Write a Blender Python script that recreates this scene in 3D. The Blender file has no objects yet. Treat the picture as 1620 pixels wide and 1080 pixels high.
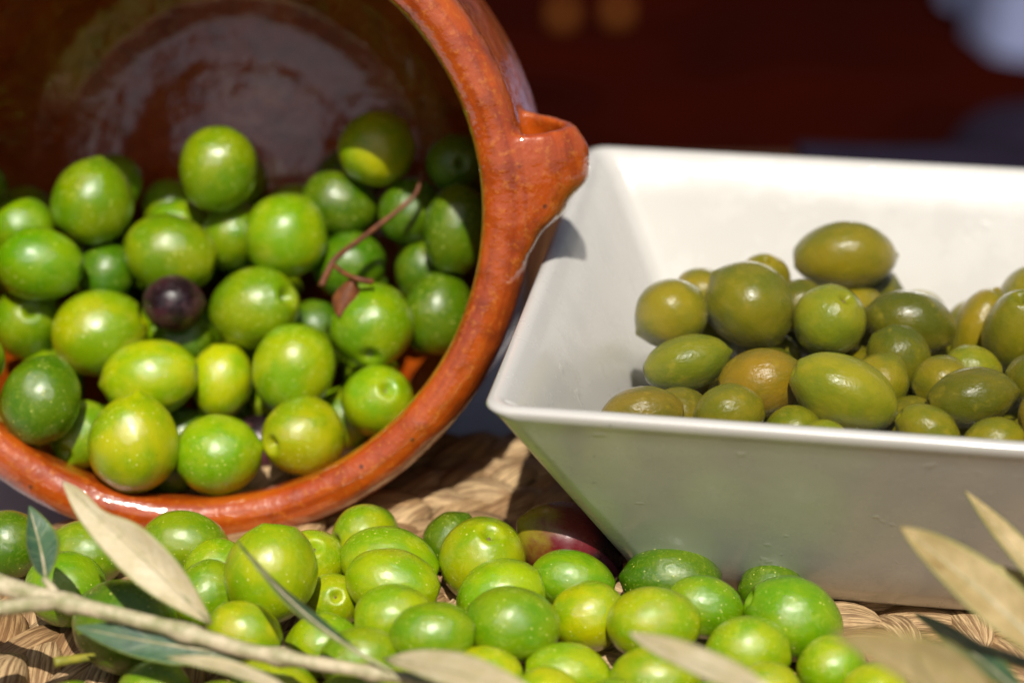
import bpy, bmesh, math, random
from mathutils import Vector, Matrix, noise
R = math.radians
S = 0.01                                   # the tables below are in centimetres
scene = bpy.context.scene
col = scene.collection

# ------------------------------------------------------------------ camera
PITCH, CAM_H, FPX = R(24), 26.0, 3300.0
cam_d = bpy.data.cameras.new('camera')
cam = bpy.data.objects.new('camera', cam_d); col.objects.link(cam)
cam.location = (0, 0, CAM_H*S); cam.rotation_euler = (R(90)-PITCH, 0, 0)
cam_d.sensor_width = 36; cam_d.lens = FPX/1620*36
cam_d.clip_start = 0.01; cam_d.clip_end = 100
cam_d.dof.use_dof = True; cam_d.dof.focus_distance = 0.49; cam_d.dof.aperture_fstop = 7.0
scene.camera = cam
# ------------------------------------------------------------------ light
SUN_EL, SUN_AZ = R(57), R(-91)             # azimuth from +x towards +y
sdir = Vector((math.cos(SUN_EL)*math.cos(SUN_AZ), math.cos(SUN_EL)*math.sin(SUN_AZ), math.sin(SUN_EL)))
w = bpy.data.worlds.new('World'); scene.world = w; w.use_nodes = True
nt = w.node_tree; bgn = nt.nodes['Background']
sky = nt.nodes.new('ShaderNodeTexSky'); sky.sky_type = 'NISHITA'; sky.sun_disc = False
sky.sun_elevation = SUN_EL; sky.sun_rotation = math.atan2(sdir.x, sdir.y)
sky.dust_density = 4.0; sky.ozone_density = 0.6
nt.links.new(sky.outputs[0], bgn.inputs[0]); bgn.inputs[1].default_value = 0.05
sun_d = bpy.data.lights.new('sun', 'SUN'); sun_d.energy = 5.0; sun_d.angle = R(0.6); sun_d.color = (1.0, 0.95, 0.86)
sun = bpy.data.objects.new('sun', sun_d); col.objects.link(sun)
sun.rotation_euler = sdir.to_track_quat('Z', 'Y').to_euler(); sun.location = sdir*2
vs = scene.view_settings
vs.view_transform = 'Standard'; vs.look = 'None'; vs.gamma = 1; vs.use_curve_mapping = False; vs.exposure = -0.12
scene.cycles.max_bounces = 6

# ------------------------------------------------------------------ helpers
c_r = Vector((1, 0, 0)); c_u = Vector((0, math.sin(PITCH), math.cos(PITCH))); c_f = Vector((0, math.cos(PITCH), -math.sin(PITCH)))
CAMP = Vector((0, 0, CAM_H))
def at(x, y, d):                            # a point of the place (cm) found from a sighting and its distance
    return CAMP + (c_f + c_r*((x-810)/FPX) - c_u*((y-540)/FPX))*d
def sight(p):
    d = p-CAMP; z = d.dot(c_f)
    return 810+FPX*d.dot(c_r)/z, 540-FPX*d.dot(c_u)/z
def tag(o, label=None, cat=None, group=None, kind=None):
    if label: o['label'] = label
    if cat: o['category'] = cat
    if group: o['group'] = group
    if kind: o['kind'] = kind
    return o
def link(name, me, mat=None, parent=None, smooth=True):
    o = bpy.data.objects.new(name, me); col.objects.link(o)
    if mat is not None and not me.materials:
        for m in (mat if isinstance(mat, (list, tuple)) else [mat]): me.materials.append(m)
    if smooth and len(me.polygons): me.polygons.foreach_set('use_smooth', [True]*len(me.polygons))
    if parent: o.parent = parent
    return o
def mesh(name, verts, faces):
    me = bpy.data.meshes.new(name); me.from_pydata([tuple(Vector(v)*S) for v in verts], [], faces); me.update()
    return me
def empty(name, loc=(0, 0, 0)):
    o = bpy.data.objects.new(name, None); col.objects.link(o); o.location = Vector(loc)*S; o.empty_display_size = 0.02
    return o
def grid(nu, nv, fn, closed_u=False, closed_v=False):
    v = [fn(i, j) for i in range(nu) for j in range(nv)]; f = []
    for i in range(nu if closed_u else nu-1):
        for j in range(nv if closed_v else nv-1):
            a = i*nv+j; b = ((i+1) % nu)*nv+j; c = ((i+1) % nu)*nv+(j+1) % nv; d = i*nv+(j+1) % nv
            f.append((a, b, c, d))
    return v, f
def spline(pts, n):                         # Catmull-Rom through points
    P = [Vector(p) for p in pts]; P = [P[0]*2-P[1]]+P+[P[-1]*2-P[-2]]; out = []
    segs = len(P)-3
    for k in range(n):
        t = k/(n-1)*segs; i = min(int(t), segs-1); t -= i
        a, b, c, d = P[i:i+4]
        out.append(0.5*((2*b)+(c-a)*t+(2*a-5*b+4*c-d)*t*t+(3*b-a-3*c+d)*t*t*t))
    return out
def interp(x, tab):
    if x <= tab[0][0]: return tab[0][1]
    for (a, b), (c, d) in zip(tab, tab[1:]):
        if x <= c:
            t = (x-a)/(c-a); t = t*t*(3-2*t); return b+(d-b)*t
    return tab[-1][1]
def tube(path, radf, n=12, rough=0.0, seed=0):
    m = len(path); v = []; f = []; up = Vector((0.1, 0.2, 1))
    for i, p in enumerate(path):
        t = (path[min(i+1, m-1)]-path[max(i-1, 0)]).normalized()
        a = t.cross(up).normalized(); b = a.cross(t)
        for k in range(n):
            an = 2*math.pi*k/n; rr = radf(i/(m-1))
            if rough: rr *= 1+rough*noise.noise(p*3+Vector((k*.7, seed, 0)))
            v.append(p+(a*math.cos(an)+b*math.sin(an))*rr)
    for i in range(m-1):
        for k in range(n):
            f.append((i*n+k, i*n+(k+1) % n, (i+1)*n+(k+1) % n, (i+1)*n+k))
    f.append(tuple(range(n))[::-1]); f.append(tuple((m-1)*n+k for k in range(n)))
    return v, f

# ------------------------------------------------------------------ materials
class NT:
    def __init__(s, name):
        s.m = bpy.data.materials.new(name); s.m.use_nodes = True; s.t = s.m.node_tree
        s.b = s.t.nodes['Principled BSDF']; s.tc = s.t.nodes.new('ShaderNodeTexCoord')
    def n(s, typ, **kw):
        x = s.t.nodes.new('ShaderNode'+typ)
        for k, v in kw.items():
            if k in x.inputs.keys(): 
                s.put(x.inputs[k], v)
            else: setattr(x, k, v)
        return x
    def put(s, inp, v):
        if hasattr(v, 'is_output'): s.t.links.new(v, inp)
        else: inp.default_value = v
    def noise(s, scale, detail=3, rough=.55, vec=None, dist=0.0):
        x = s.n('TexNoise'); x.inputs['Scale'].default_value = scale; x.inputs['Detail'].default_value = detail
        x.inputs['Roughness'].default_value = rough; x.inputs['Distortion'].default_value = dist
        s.put(x.inputs['Vector'], vec if vec is not None else s.tc.outputs['Object']); return x.outputs['Fac']
    def voro(s, scale, vec=None, feature='F1', rnd=1.0):
        x = s.n('TexVoronoi'); x.feature = feature; x.inputs['Scale'].default_value = scale; x.inputs['Randomness'].default_value = rnd
        s.put(x.inputs['Vector'], vec if vec is not None else s.tc.outputs['Object']); return x.outputs['Distance']
    def ramp(s, fac, a, b, lo=0.0, hi=1.0):
        x = s.n('MapRange'); x.interpolation_type = 'SMOOTHSTEP'; s.put(x.inputs['Value'], fac)
        x.inputs['From Min'].default_value = a; x.inputs['From Max'].default_value = b
        x.inputs['To Min'].default_value = lo; x.inputs['To Max'].default_value = hi; return x.outputs['Result']
    def math(s, op, a, b=0.0):
        x = s.n('Math'); x.operation = op; s.put(x.inputs[0], a); s.put(x.inputs[1], b); return x.outputs[0]
    def mix(s, fac, a, b, mode='MIX'):
        x = s.n('Mix'); x.data_type = 'RGBA'; x.blend_type = mode
        s.put(x.inputs[0], fac); s.put(x.inputs[6], a if hasattr(a, 'is_output') else (*a, 1)); s.put(x.inputs[7], b if hasattr(b, 'is_output') else (*b, 1))
        return x.outputs[2]
    def scaled(s, v, src='Object'):
        x = s.n('Mapping'); x.inputs['Scale'].default_value = v; s.put(x.inputs['Vector'], s.tc.outputs[src]); return x.outputs[0]
    def offset(s):                          # local coordinates shifted by a random amount for each thing
        oi = s.n('ObjectInfo'); a = s.n('VectorMath'); a.operation = 'ADD'
        s.put(a.inputs[0], s.tc.outputs['Object']); m = s.math('MULTIPLY', oi.outputs['Random'], 60.0); s.put(a.inputs[1], m)
        s.oi = oi; return a.outputs[0]
    def bump(s, h, strength, dist, prev=None):
        x = s.n('Bump'); x.inputs['Strength'].default_value = strength; x.inputs['Distance'].default_value = dist
        s.put(x.inputs['Height'], h)
        if prev is not None: s.put(x.inputs['Normal'], prev)
        return x.outputs[0]
    def out(s, **kw):
        for k, v in kw.items():
            k = k.replace('_', ' ')
            if k == 'Base Color' and not hasattr(v, 'is_output'): v = (*v, 1)
            s.put(s.b.inputs[k], v)
        return s.m

def mat_fresh():
    k = NT('fresh_olive_skin'); v = k.offset(); c = k.oi.outputs['Color']
    big = k.noise(1.1, 3, .55, v); fine = k.noise(11, 4, .65, v); mid = k.noise(4.2, 4, .6, v)
    base = k.mix(k.ramp(big, .36, .66), k.mix(1.0, c, (1.12, 1.02, 1.0), 'MULTIPLY'), k.mix(1.0, c, (.60, .84, .7), 'MULTIPLY'))
    base = k.mix(k.ramp(mid, .45, .75, 0, .2), base, k.mix(1.0, c, (.55, .78, .7), 'MULTIPLY'))
    base = k.mix(k.ramp(fine, .5, .8, 0, .28), base, (.42, .45, .02))
    dv = k.voro(6.2, v); dots = k.ramp(dv, .09, .19, 1, 0)
    dots = k.math('MULTIPLY', dots, k.ramp(k.noise(1.7, 1, .5, v), .40, .58, .12, 1.0))
    base = k.mix(k.math('MULTIPLY', dots, .9), base, (.62, .64, .14))
    bloom = k.ramp(k.noise(2.9, 6, .75, v, .8), .53, .66)
    base = k.mix(k.math('MULTIPLY', bloom, .15), base, (.50, .55, .12))
    scar = k.ramp(k.noise(2.3, 4, .65, v), .735, .765)
    base = k.mix(k.math('MULTIPLY', scar, .7), base, (.10, .045, .01))
    spk = k.math('MULTIPLY', k.ramp(k.voro(3.6, v), .03, .06, 1, 0), k.ramp(k.noise(.8, 1, .5, v), .5, .55))
    base = k.mix(k.math('MULTIPLY', spk, .85), base, (.05, .022, .006))
    h = k.bump(k.noise(2.0, 2, .5, v), .3, .0006)
    h = k.bump(mid, .30, .0005, h); h = k.bump(fine, .22, .00016, h); h = k.bump(dots, .3, .00012, h); h = k.bump(scar, -.5, .0003, h)
    hc = k.bump(k.noise(6.5, 5, .7, v), .55, .0006, h)
    return k.out(Base_Color=base, Roughness=k.ramp(bloom, 0, 1, .27, .45), Normal=h, Specular_IOR_Level=.3,
                 Coat_Weight=k.ramp(bloom, 0, 1, .9, .3), Coat_Roughness=.11, Coat_Normal=hc)
def mat_dark():
    k = NT('ripe_olive_skin'); v = k.offset(); c = k.oi.outputs['Color']
    base = k.mix(k.ramp(k.noise(1.2, 2, .5, v), .42, .62), c, (.012, .004, .007))
    dots = k.ramp(k.voro(9, v), .05, .12, .5, 0)
    base = k.mix(dots, base, (.22, .08, .08))
    base = k.mix(k.ramp(k.noise(2.5, 5, .7, v), .5, .75, 0, .3), base, (.16, .07, .09))
    return k.out(Base_Color=base, Roughness=k.ramp(k.noise(4, 4, .7, v), .3, .7, .2, .5), Normal=k.bump(k.noise(5, 4, .6, v), .25, .0004))
def mat_turning():                          # one olive half green, half wine red
    k = NT('turning_olive_skin'); v = k.offset()
    sx = k.n('SeparateXYZ'); k.put(sx.inputs[0], k.tc.outputs['Object'])
    f = k.math('ADD', sx.outputs[0], k.math('MULTIPLY', k.math('SUBTRACT', k.noise(1.8, 4, .6, v), .5), 1.1))
    base = k.mix(k.ramp(f, -.95, -.35), (.24, .20, .012), (.13, .008, .012))
    base = k.mix(k.ramp(f, -.1, .5), base, (.012, .002, .004))
    base = k.mix(k.ramp(k.voro(9, v), .04, .1, .6, 0), base, (.4, .2, .12))
    return k.out(Base_Color=base, Roughness=k.ramp(k.noise(4, 4, .7, v), .3, .7, .18, .45), Normal=k.bump(k.noise(4, 4, .6, v), .25, .0004))
def mat_cured():
    k = NT('cured_olive_skin'); v = k.offset(); c = k.oi.outputs['Color']
    big = k.noise(1.1, 3, .55, v)
    base = k.mix(k.ramp(big, .35, .68), c, k.mix(1.0, c, (.62, .78, .7), 'MULTIPLY'))
    base = k.mix(k.ramp(k.noise(2.4, 3, .6, v), .55, .75, 0, .35), base, (.36, .27, .02))
    spk = k.ramp(k.noise(2.6, 3, .7, v), .74, .77)
    base = k.mix(spk, base, (.09, .03, .008))
    h = k.bump(k.noise(2.2, 3, .6, v), .4, .0006)
    h = k.bump(k.noise(7, 5, .65, v, .5), .35, .0004, h)
    hc = k.bump(k.noise(11, 5, .8, v), 1.0, .0024, h)
    return k.out(Base_Color=base, Roughness=k.ramp(k.noise(5, 3, .6, v), .35, .65, .16, .36), Normal=h, Specular_IOR_Level=.3, Coat_Weight=1.0, Coat_Roughness=.035, Coat_Normal=hc)
def mat_scar():
    k = NT('stem_scar'); return k.out(Base_Color=k.mix(k.noise(900), (.08, .05, .015), (.2, .14, .04)), Roughness=.7)
def mat_clay():
    k = NT('glazed_clay')
    big = k.noise(28, 3, .55); fine = k.noise(520, 4, .65); mid = k.noise(130, 4, .65)
    sp = k.n('SeparateXYZ'); k.put(sp.inputs[0], k.tc.outputs['Object'])
    rho = k.math('SQRT', k.math('ADD', k.math('MULTIPLY', sp.outputs[0], sp.outputs[0]), k.math('MULTIPLY', sp.outputs[1], sp.outputs[1])))
    cb = k.n('CombineXYZ'); k.put(cb.inputs[0], k.math('MULTIPLY', rho, 330.0)); k.put(cb.inputs[1], k.math('MULTIPLY', sp.outputs[2], 330.0))
    k.put(cb.inputs[2], k.math('MULTIPLY', k.math('ARCTAN2', sp.outputs[1], sp.outputs[0]), 1.3))
    rings = k.noise(1.0, 4, .6, cb.outputs[0])                       # marks left by the potter's wheel
    rings = k.math('ADD', k.math('MULTIPLY', k.math('SUBTRACT', rings, .5), k.ramp(sp.outputs[2], -.06, -.02, .12, 1.0)), .5)
    base = k.mix(k.ramp(big, .3, .7), (.40, .054, .002), (.53, .096, .004))
    base = k.mix(k.ramp(rings, .42, .70, 0, .55), base, (.20, .020, .002))
    base = k.mix(k.ramp(mid, .45, .68, 0, .6), base, (.17, .018, .002))
    base = k.mix(k.ramp(fine, .50, .70, 0, .6), base, (.62, .17, .016))
    pits = k.ramp(k.voro(190), .06, .17, 1, 0); pits = k.math('MULTIPLY', pits, k.ramp(k.noise(60, 2), .48, .6))
    base = k.mix(k.math('MULTIPLY', pits, .75), base, (.05, .008, .003))
    h = k.bump(big, .8, .002); h = k.bump(rings, .4, .0004, h); h = k.bump(k.noise(62, 4, .6), .7, .0012, h); h = k.bump(mid, .55, .0006, h); h = k.bump(fine, .3, .00008, h); h = k.bump(pits, -.6, .0003, h)
    return k.out(Base_Color=base, Roughness=.38, Normal=h, Specular_IOR_Level=.3, Coat_Weight=1.0, Coat_Roughness=.08, Coat_IOR=2.0, Coat_Normal=h)
def mat_porcelain():
    k = NT('white_porcelain')
    base = k.mix(k.ramp(k.noise(16, 4, .6), .4, .75, 0, .35), (.575, .56, .53), (.53, .515, .485))
    st = k.ramp(k.noise(75, 3, .6), .74, .80)
    base = k.mix(k.math('MULTIPLY', st, .35), base, (.55, .42, .28))
    tick = k.math('MULTIPLY', k.ramp(k.noise(520, 2, .5), .72, .76), k.ramp(k.noise(38, 2), .56, .66))
    base = k.mix(k.math('MULTIPLY', tick, .7), base, (.12, .12, .11))
    h = k.bump(k.noise(45, 3), .25, .0006)
    h = k.bump(k.ramp(k.noise(110, 3, .6), .66, .72), .2, .0003, h)
    return k.out(Base_Color=base, Roughness=k.ramp(k.noise(60, 4, .7), .4, .7, .22, .38), Normal=h, Coat_Weight=.22, Coat_Roughness=.08)
def mat_straw():
    k = NT('braided_straw'); oi = k.n('ObjectInfo'); g = k.n('NewGeometry')
    v = k.n('VectorMath'); v.operation = 'ADD'; k.put(v.inputs[0], k.tc.outputs['UV'])
    k.put(v.inputs[1], k.math('MULTIPLY', k.math('ADD', oi.outputs['Random'], g.outputs['Random Per Island']), 37.0))
    m = k.n('Mapping'); m.inputs['Scale'].default_value = (1.6, 26, 1); k.put(m.inputs[0], v.outputs[0])
    fib = k.noise(1.6, 4, .65, m.outputs[0], .3)
    var = k.math('FRACT', k.math('ADD', oi.outputs['Random'], g.outputs['Random Per Island']))
    base = k.mix(k.ramp(var, 0, 1), (.46, .28, .125), (.70, .50, .27))
    base = k.mix(k.ramp(fib, .4, .62, .75, 0), base, (.10, .038, .012))
    base = k.mix(k.ramp(fib, .6, .75, 0, .5), base, (.68, .5, .3))
    m2 = k.noise(2.5, 3, .6, v.outputs[0])
    base = k.mix(k.ramp(m2, .5, .75, 0, .45), base, (.30, .15, .06))
    return k.out(Base_Color=base, Roughness=.55, Normal=k.bump(fib, .8, .0009), Specular_IOR_Level=.35)
def mat_plain(name, c, c2, scale, rough=.6, bump=.0, **kw):
    k = NT(name); f = k.noise(scale, 4, .6)
    return k.out(Base_Color=k.mix(k.ramp(f, .35, .7), c, c2), Roughness=rough, Normal=k.bump(f, .5, bump), **kw)
def mat_leaf(name, c, c2, vein, rough):
    k = NT(name); uv = k.tc.outputs['UV']; sp = k.n('SeparateXYZ'); k.put(sp.inputs[0], uv)
    mid = k.math('ABSOLUTE', k.math('SUBTRACT', sp.outputs[1], .5))
    cb = k.n('CombineXYZ')                       # side veins run forward and out from the midrib
    k.put(cb.inputs[0], k.math('MULTIPLY', k.math('SUBTRACT', sp.outputs[0], k.math('MULTIPLY', mid, .35)), 34.0)); k.put(cb.inputs[1], k.math('MULTIPLY', mid, 1.2))
    veins = k.noise(1.0, 2, .5, cb.outputs[0]); f = k.noise(120, 4, .6); f2 = k.noise(700, 3, .6)
    base = k.mix(k.ramp(f, .35, .68), c, c2); base = k.mix(k.ramp(veins, .52, .64, 0, .3), base, vein)
    base = k.mix(k.ramp(f2, .5, .75, 0, .35), base, k.mix(1.0, c, (.6, .62, .5), 'MULTIPLY'))
    base = k.mix(k.ramp(mid, .0, .06, .7, 0), base, vein)
    base = k.mix(k.ramp(mid, .42, .5, 0, .8), base, (.20, .24, .03))
    base = k.mix(k.ramp(k.noise(55, 4, .7), .66, .74, 0, .8), base, (.20, .11, .03))
    h = k.bump(veins, .5, .0005); h = k.bump(f2, .3, .0001, h)
    return k.out(Base_Color=base, Roughness=rough, Normal=h, Subsurface_Weight=.2, Subsurface_Radius=(.5, .6, .1), Subsurface_Scale=.003)
M = dict(fresh=mat_fresh(), dark=mat_dark(), turning=mat_turning(), cured=mat_cured(), scar=mat_scar(), clay=mat_clay(), porcelain=mat_porcelain(), straw=mat_straw(),
         leaf_top=mat_leaf('olive_leaf_top', (.035, .085, .045), (.06, .13, .06), (.28, .33, .17), .4),
         leaf_under=mat_leaf('olive_leaf_underside', (.50, .42, .25), (.61, .53, .36), (.34, .31, .10), .55),
         leaf_tan=mat_leaf('tan_olive_leaf_underside', (.36, .265, .11), (.50, .38, .19), (.24, .20, .05), .55),  # browner, darker underside colour, used on the lower right sprig only
         stem=mat_plain('olive_wood_stem', (.56, .48, .32), (.30, .29, .14), 260, .55, .0012),
         twig=mat_plain('dry_brown_twig', (.20, .06, .016), (.10, .03, .01), 400, .6, .0004),
         stalk=mat_plain('green_yellow_stalk', (.34, .30, .03), (.22, .22, .03), 400, .5, .0003),
         backing=mat_plain('dark_straw_backing', (.10, .045, .018), (.05, .022, .01), 200, .8, .001),
         table=mat_plain('dark_table_wood', (.040, .020, .010), (.022, .012, .008), 14, .7, .0005, Specular_IOR_Level=.15),
         runner=mat_plain('grey_lavender_cloth', (.40, .38, .39), (.34, .32, .34), 60, .85, .0005),
         rug=mat_plain('dark_rug_wool', (.010, .008, .020), (.007, .006, .015), 3, .95, .0005, Specular_IOR_Level=.0),
         navy=mat_plain('navy_cloth', (.014, .010, .020), (.011, .008, .016), 40, .95, .0005, Specular_IOR_Level=.05),
         floor=mat_plain('dark_red_floor', (.020, .0022, .0010), (.010, .0016, .0010), 2.2, .9, .001, Specular_IOR_Level=.0),
         white=mat_plain('white_cloth', (.30, .34, .56), (.26, .30, .52), 6, .9, .004),
         board=mat_plain('brown_board_wood', (.085, .036, .014), (.055, .022, .009), 20, .8, .0005, Specular_IOR_Level=.1),
         amber=mat_plain('amber_ceramic', (.17, .05, .008), (.13, .038, .006), 10, .8, .001, Specular_IOR_Level=.1))

# ------------------------------------------------------------------ table and what lies behind
TZ = -2.3
def box(name, c, size, mat, parent=None, bev=.3, rz=0):
    bm = bmesh.new(); bmesh.ops.create_cube(bm, size=1)
    for v in bm.verts: v.co = Vector((v.co.x*size[0], v.co.y*size[1], v.co.z*size[2]))*S
    bmesh.ops.bevel(bm, geom=bm.edges[:], offset=bev*S, segments=2, affect='EDGES', profile=.5)
    me = bpy.data.meshes.new(name); bm.to_mesh(me); bm.free()
    o = link(name, me, mat, parent, False); o.location = Vector(c)*S; o.rotation_euler.z = rz
    return o
floor_v, floor_f = grid(2, 2, lambda i, j: Vector((-900+1800*i, -300+1500*j, -76)))
tag(link('floor', mesh('floor', floor_v, floor_f), M['floor'], None, False), kind='structure')
def bent(i, j, nx, ny, x0, x1, y0, y1, z, amp, sc, seed=0):
    p = Vector((x0+(x1-x0)*i/(nx-1), y0+(y1-y0)*j/(ny-1), z)); p.z += amp*noise.noise(p*sc+Vector((seed, 0, 0))); return p
tab = empty('wooden_table', (0, 40, -76))
tag(tab, 'dark brown wooden table that carries the mat, the pot and the bowl', 'table')
for k, yy in enumerate((2, 20.4, 38.8, 57.2, 75.6)):
    b = box('plank', (0, yy, TZ-2.0), (130, 18.2, 3.0), M['table'], None, .25); b.parent = tab; b.matrix_parent_inverse = Matrix.Translation(-Vector((0, .40, -.76)))
for sx in (-58, 58):
    for sy in (-2, 78):
        b = box('leg', (sx, sy, -39.8), (6, 6, 72.0), M['table'], None, .4); b.parent = tab; b.matrix_parent_inverse = Matrix.Translation(-Vector((0, .40, -.76)))
# pale cloth runner under the mat, and the dark blue cloth behind it
def cloth(name, x0, x1, y0, y1, z, amp, mat, nx=60, ny=40, sc=.12, seed=0):
    v, f = grid(nx, ny, lambda i, j: bent(i, j, nx, ny, x0, x1, y0, y1, z, amp, sc, seed))
    n0 = len(v); v2 = [p-Vector((0, 0, .12)) for p in v]; f2 = [tuple(reversed([a+n0 for a in q])) for q in f]
    rim = [i*ny for i in range(nx)]+[(nx-1)*ny+j for j in range(1, ny)]+[i*ny+ny-1 for i in range(nx-2, -1, -1)]+[j for j in range(ny-2, 0, -1)]
    side = [(rim[k], rim[k]+n0, rim[(k+1) % len(rim)]+n0, rim[(k+1) % len(rim)]) for k in range(len(rim))]
    return link(name, mesh(name, v+v2, f+f2+side), mat)
tag(cloth('table_runner', -40, 40, 22, 64, TZ-.18, .12, M['runner']), 'pale grey cloth spread on the table under the woven mat', 'table runner')
tag(cloth('folded_cloth', 12, 44, 66.5, 84, TZ+.1, .35, M['navy'], seed=5), 'dark navy cloth lying on the table behind the white bowl', 'cloth')
tag(box('wooden_board', (-2, 75, TZ-.1), (26, 15, .8), M['board'], None, .2, R(-4)), 'dark brown wooden board on the table behind the pot handle', 'board')
crate = empty('wooden_crate', (58, 420, -76)); tag(crate, 'dark blurred wooden crate on the floor far behind the bowl', 'crate')
for k in range(3): box('slat', (0, -20, 5+11*k), (60, 1.6, 8.5), M['board'], crate, .2); box('slat', (0, 20, 5+11*k), (60, 1.6, 8.5), M['board'], crate, .2)
for sx in (-28, 28):
    for sy in (-18, 18): box('corner_post', (sx, sy, 16.5), (3, 2.2, 33), M['board'], crate, .2)
box('crate_floor', (0, 0, 1.2), (52, 33, 1.2), M['board'], crate, .2)
stool = empty('cushioned_stool', (66, 140, -76)); tag(stool, 'blurred stool with a dark navy cushion behind the table on the right', 'stool')
bm = bmesh.new(); bmesh.ops.create_cube(bm, size=1)
for v_ in bm.verts: v_.co = Vector((v_.co.x*70, v_.co.y*14, v_.co.z*16))*S
bmesh.ops.bevel(bm, geom=bm.edges[:], offset=5*S, segments=5, affect='EDGES', profile=.5)
me = bpy.data.meshes.new('cushion'); bm.to_mesh(me); bm.free()
o = link('cushion', me, M['navy'], stool); o.location = (0, 0, .49)
box('seat_frame', (0, 0, 39), (64, 13, 4), M['table'], stool, .5)
for sx in (-29, 29):
    for sy in (-4, 4): box('leg', (sx, sy, 18.4), (4, 4, 36.8), M['table'], stool, .4)
# far behind: low table under a white sheet, two round jars on a shelf
sheet = empty('covered_table', (128, 375, -76)); tag(sheet, 'low table under a pale blue white sheet, far behind the bowl at the top right', 'table')
def sheet_fn(i, j):
    # draped top with rounded edges falling to the floor
    a = 2*math.pi*i/72; k = j/17
    rr = min(1, k*1.9); dz = 0 if k < .53 else -(k-.53)/.47*32
    fold = 1+(.05*math.sin(a*9+.6)+.03*math.sin(a*17)) * max(0, k-.5)*2
    sq = (abs(math.cos(a))**4+abs(math.sin(a))**4)**-.25
    return Vector((46*sq*rr*math.cos(a)*fold, 40*sq*rr*math.sin(a)*fold, 33.5+dz+.6*math.sin(a*3+k*6)))
v, f = grid(72, 18, sheet_fn, closed_u=True)
link('sheet', mesh('sheet', v, f), M['white'], sheet)
for sx in (-36, 36):
    for sy in (-30, 30): box('leg', (sx, sy, 16), (4, 4, 31.5), M['table'], sheet, .3)
box('table_top', (0, 0, 31.6), (84, 72, 1.2), M['table'], sheet, .3)
def jar(x, y, label):
    prof = [(0, 0), (3.2, 0), (4.6, 1.2), (5.2, 4), (5.0, 7), (4.0, 9.2), (3.6, 9.8), (3.9, 10.6), (3.6, 10.9), (3.1, 10.4), (3.1, 9.6), (4.4, 6.5), (4.5, 3), (3, 1), (0, .8)]
    v, f = grid(28, len(prof), lambda i, j: Vector((prof[j][0]*math.cos(i/28*6.28319), prof[j][0]*math.sin(i/28*6.28319), prof[j][1])), closed_u=True)
    o = link('round_jar', mesh('round_jar', [p*.42 for p in v], f), M['amber']); o.location = Vector((x, y, -76))*S
    tag(o, label, 'jar', 'blurred jars on the floor behind the table')

# ------------------------------------------------------------------ round braided mat
MC, MR = Vector((1, 35, 0)), 17.8
mat_root = empty('woven_mat', (MC.x, MC.y, TZ)); tag(mat_root, 'round straw coloured mat of thick braided strands under pot, bowl and olives', 'mat')
def lobe_mesh(seed):
    rnd = random.Random(seed); nu, nv = 13, 14
    ph = rnd.random()*6; bend = rnd.uniform(-.12, .12); tw = rnd.uniform(.3, .7)
    def fn(i, j):
        u = -1+2*i/(nu-1); a = 2*math.pi*j/nv
        wd = (max(0.0, 1-abs(u)**2.6))**.62
        gro = 1+.10*math.sin(a*4+ph+u*tw*3)+.06*math.sin(a*7+ph*2)
        y = .52*wd*math.cos(a)*gro; z = .40*wd*math.sin(a)*gro
        y += bend*(1-u*u)+.10*math.sin(u*2.2+ph)
        z += .20*(1-u*u)-.12*u
        return Vector((1.3*u, y, z))
    v, f = grid(nu, nv, fn, closed_v=True)
    me = mesh('strand', v, f); uv = me.uv_layers.new(name='UVMap')
    for l in me.loops:
        i, j = divmod(l.vertex_index, nv); uv.data[l.index].uv = (i/(nu-1), abs(2*j/nv-1)/2)
    me.materials.append(M['straw'])
    me.polygons.foreach_set('use_smooth', [True]*len(me.polygons))
    return me
lobes = [lobe_mesh(s) for s in range(10)]
rnd = random.Random(11)
bv, bf, buv = [], [], []
def seen_zone(px, py):
    if py < 655 or py > 1090: return False
    if 540 < px < 1010 and 655 < py < 900: return True
    if -20 < px < 175 and 930 < py: return True
    if 1290 < px < 1640 and 940 < py < 1060: return True
    return False
strands = []
ring = 0; rr = MR-.5
while rr > 1.2:
    n = max(5, int(2*math.pi*rr/1.32)); sgn = 1 if ring % 2 else -1
    for kk in range(n):
        a = 2*math.pi*(kk+.5*(ring % 2))/n+rnd.uniform(-.012, .012)
        p = Vector((math.cos(a)*rr, math.sin(a)*rr, 0))
        z = -.58+rnd.uniform(-.13, .13)
        tang = a+math.pi/2+sgn*R(27)+rnd.uniform(-.1, .1)
        strands.append((p, z, tang, rnd.randrange(10), rnd.uniform(.9, 1.1), rnd.uniform(-.25, .25)))
    rr -= .82; ring += 1
for lev in (0, 1):                            # the outer coils that show as the mat's edge
    n = int(2*math.pi*MR/1.3)
    for kk in range(n):
        a = 2*math.pi*(kk+.5*lev)/n
        strands.append((Vector((math.cos(a)*(MR-.3), math.sin(a)*(MR-.3), 0)), -1.1-.62*lev, a+math.pi/2, rnd.randrange(10), 1.0, 0))
npart = 0; stuff = []
for p, z, tang, ml, sc, roll in strands:
    wpt = MC+p; wpt.z = z
    px, py = sight(wpt) if wpt.y > 8 else (-999, -999)
    mtx = Matrix.Translation(Vector((p.x, p.y, z-TZ))*S) @ Matrix.Rotation(tang, 4, 'Z') @ Matrix.Rotation(roll, 4, 'X') @ Matrix.Rotation(.16, 4, 'Y') @ Matrix.Scale(sc, 4)
    if seen_zone(px, py) and npart < 300:
        o = bpy.data.objects.new('strand', lobes[ml]); col.objects.link(o); o.parent = mat_root; o.matrix_local = mtx; npart += 1
    else: stuff.append((mtx, ml))
bm = bmesh.new(); sv, sf, suv = [], [], []
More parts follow.
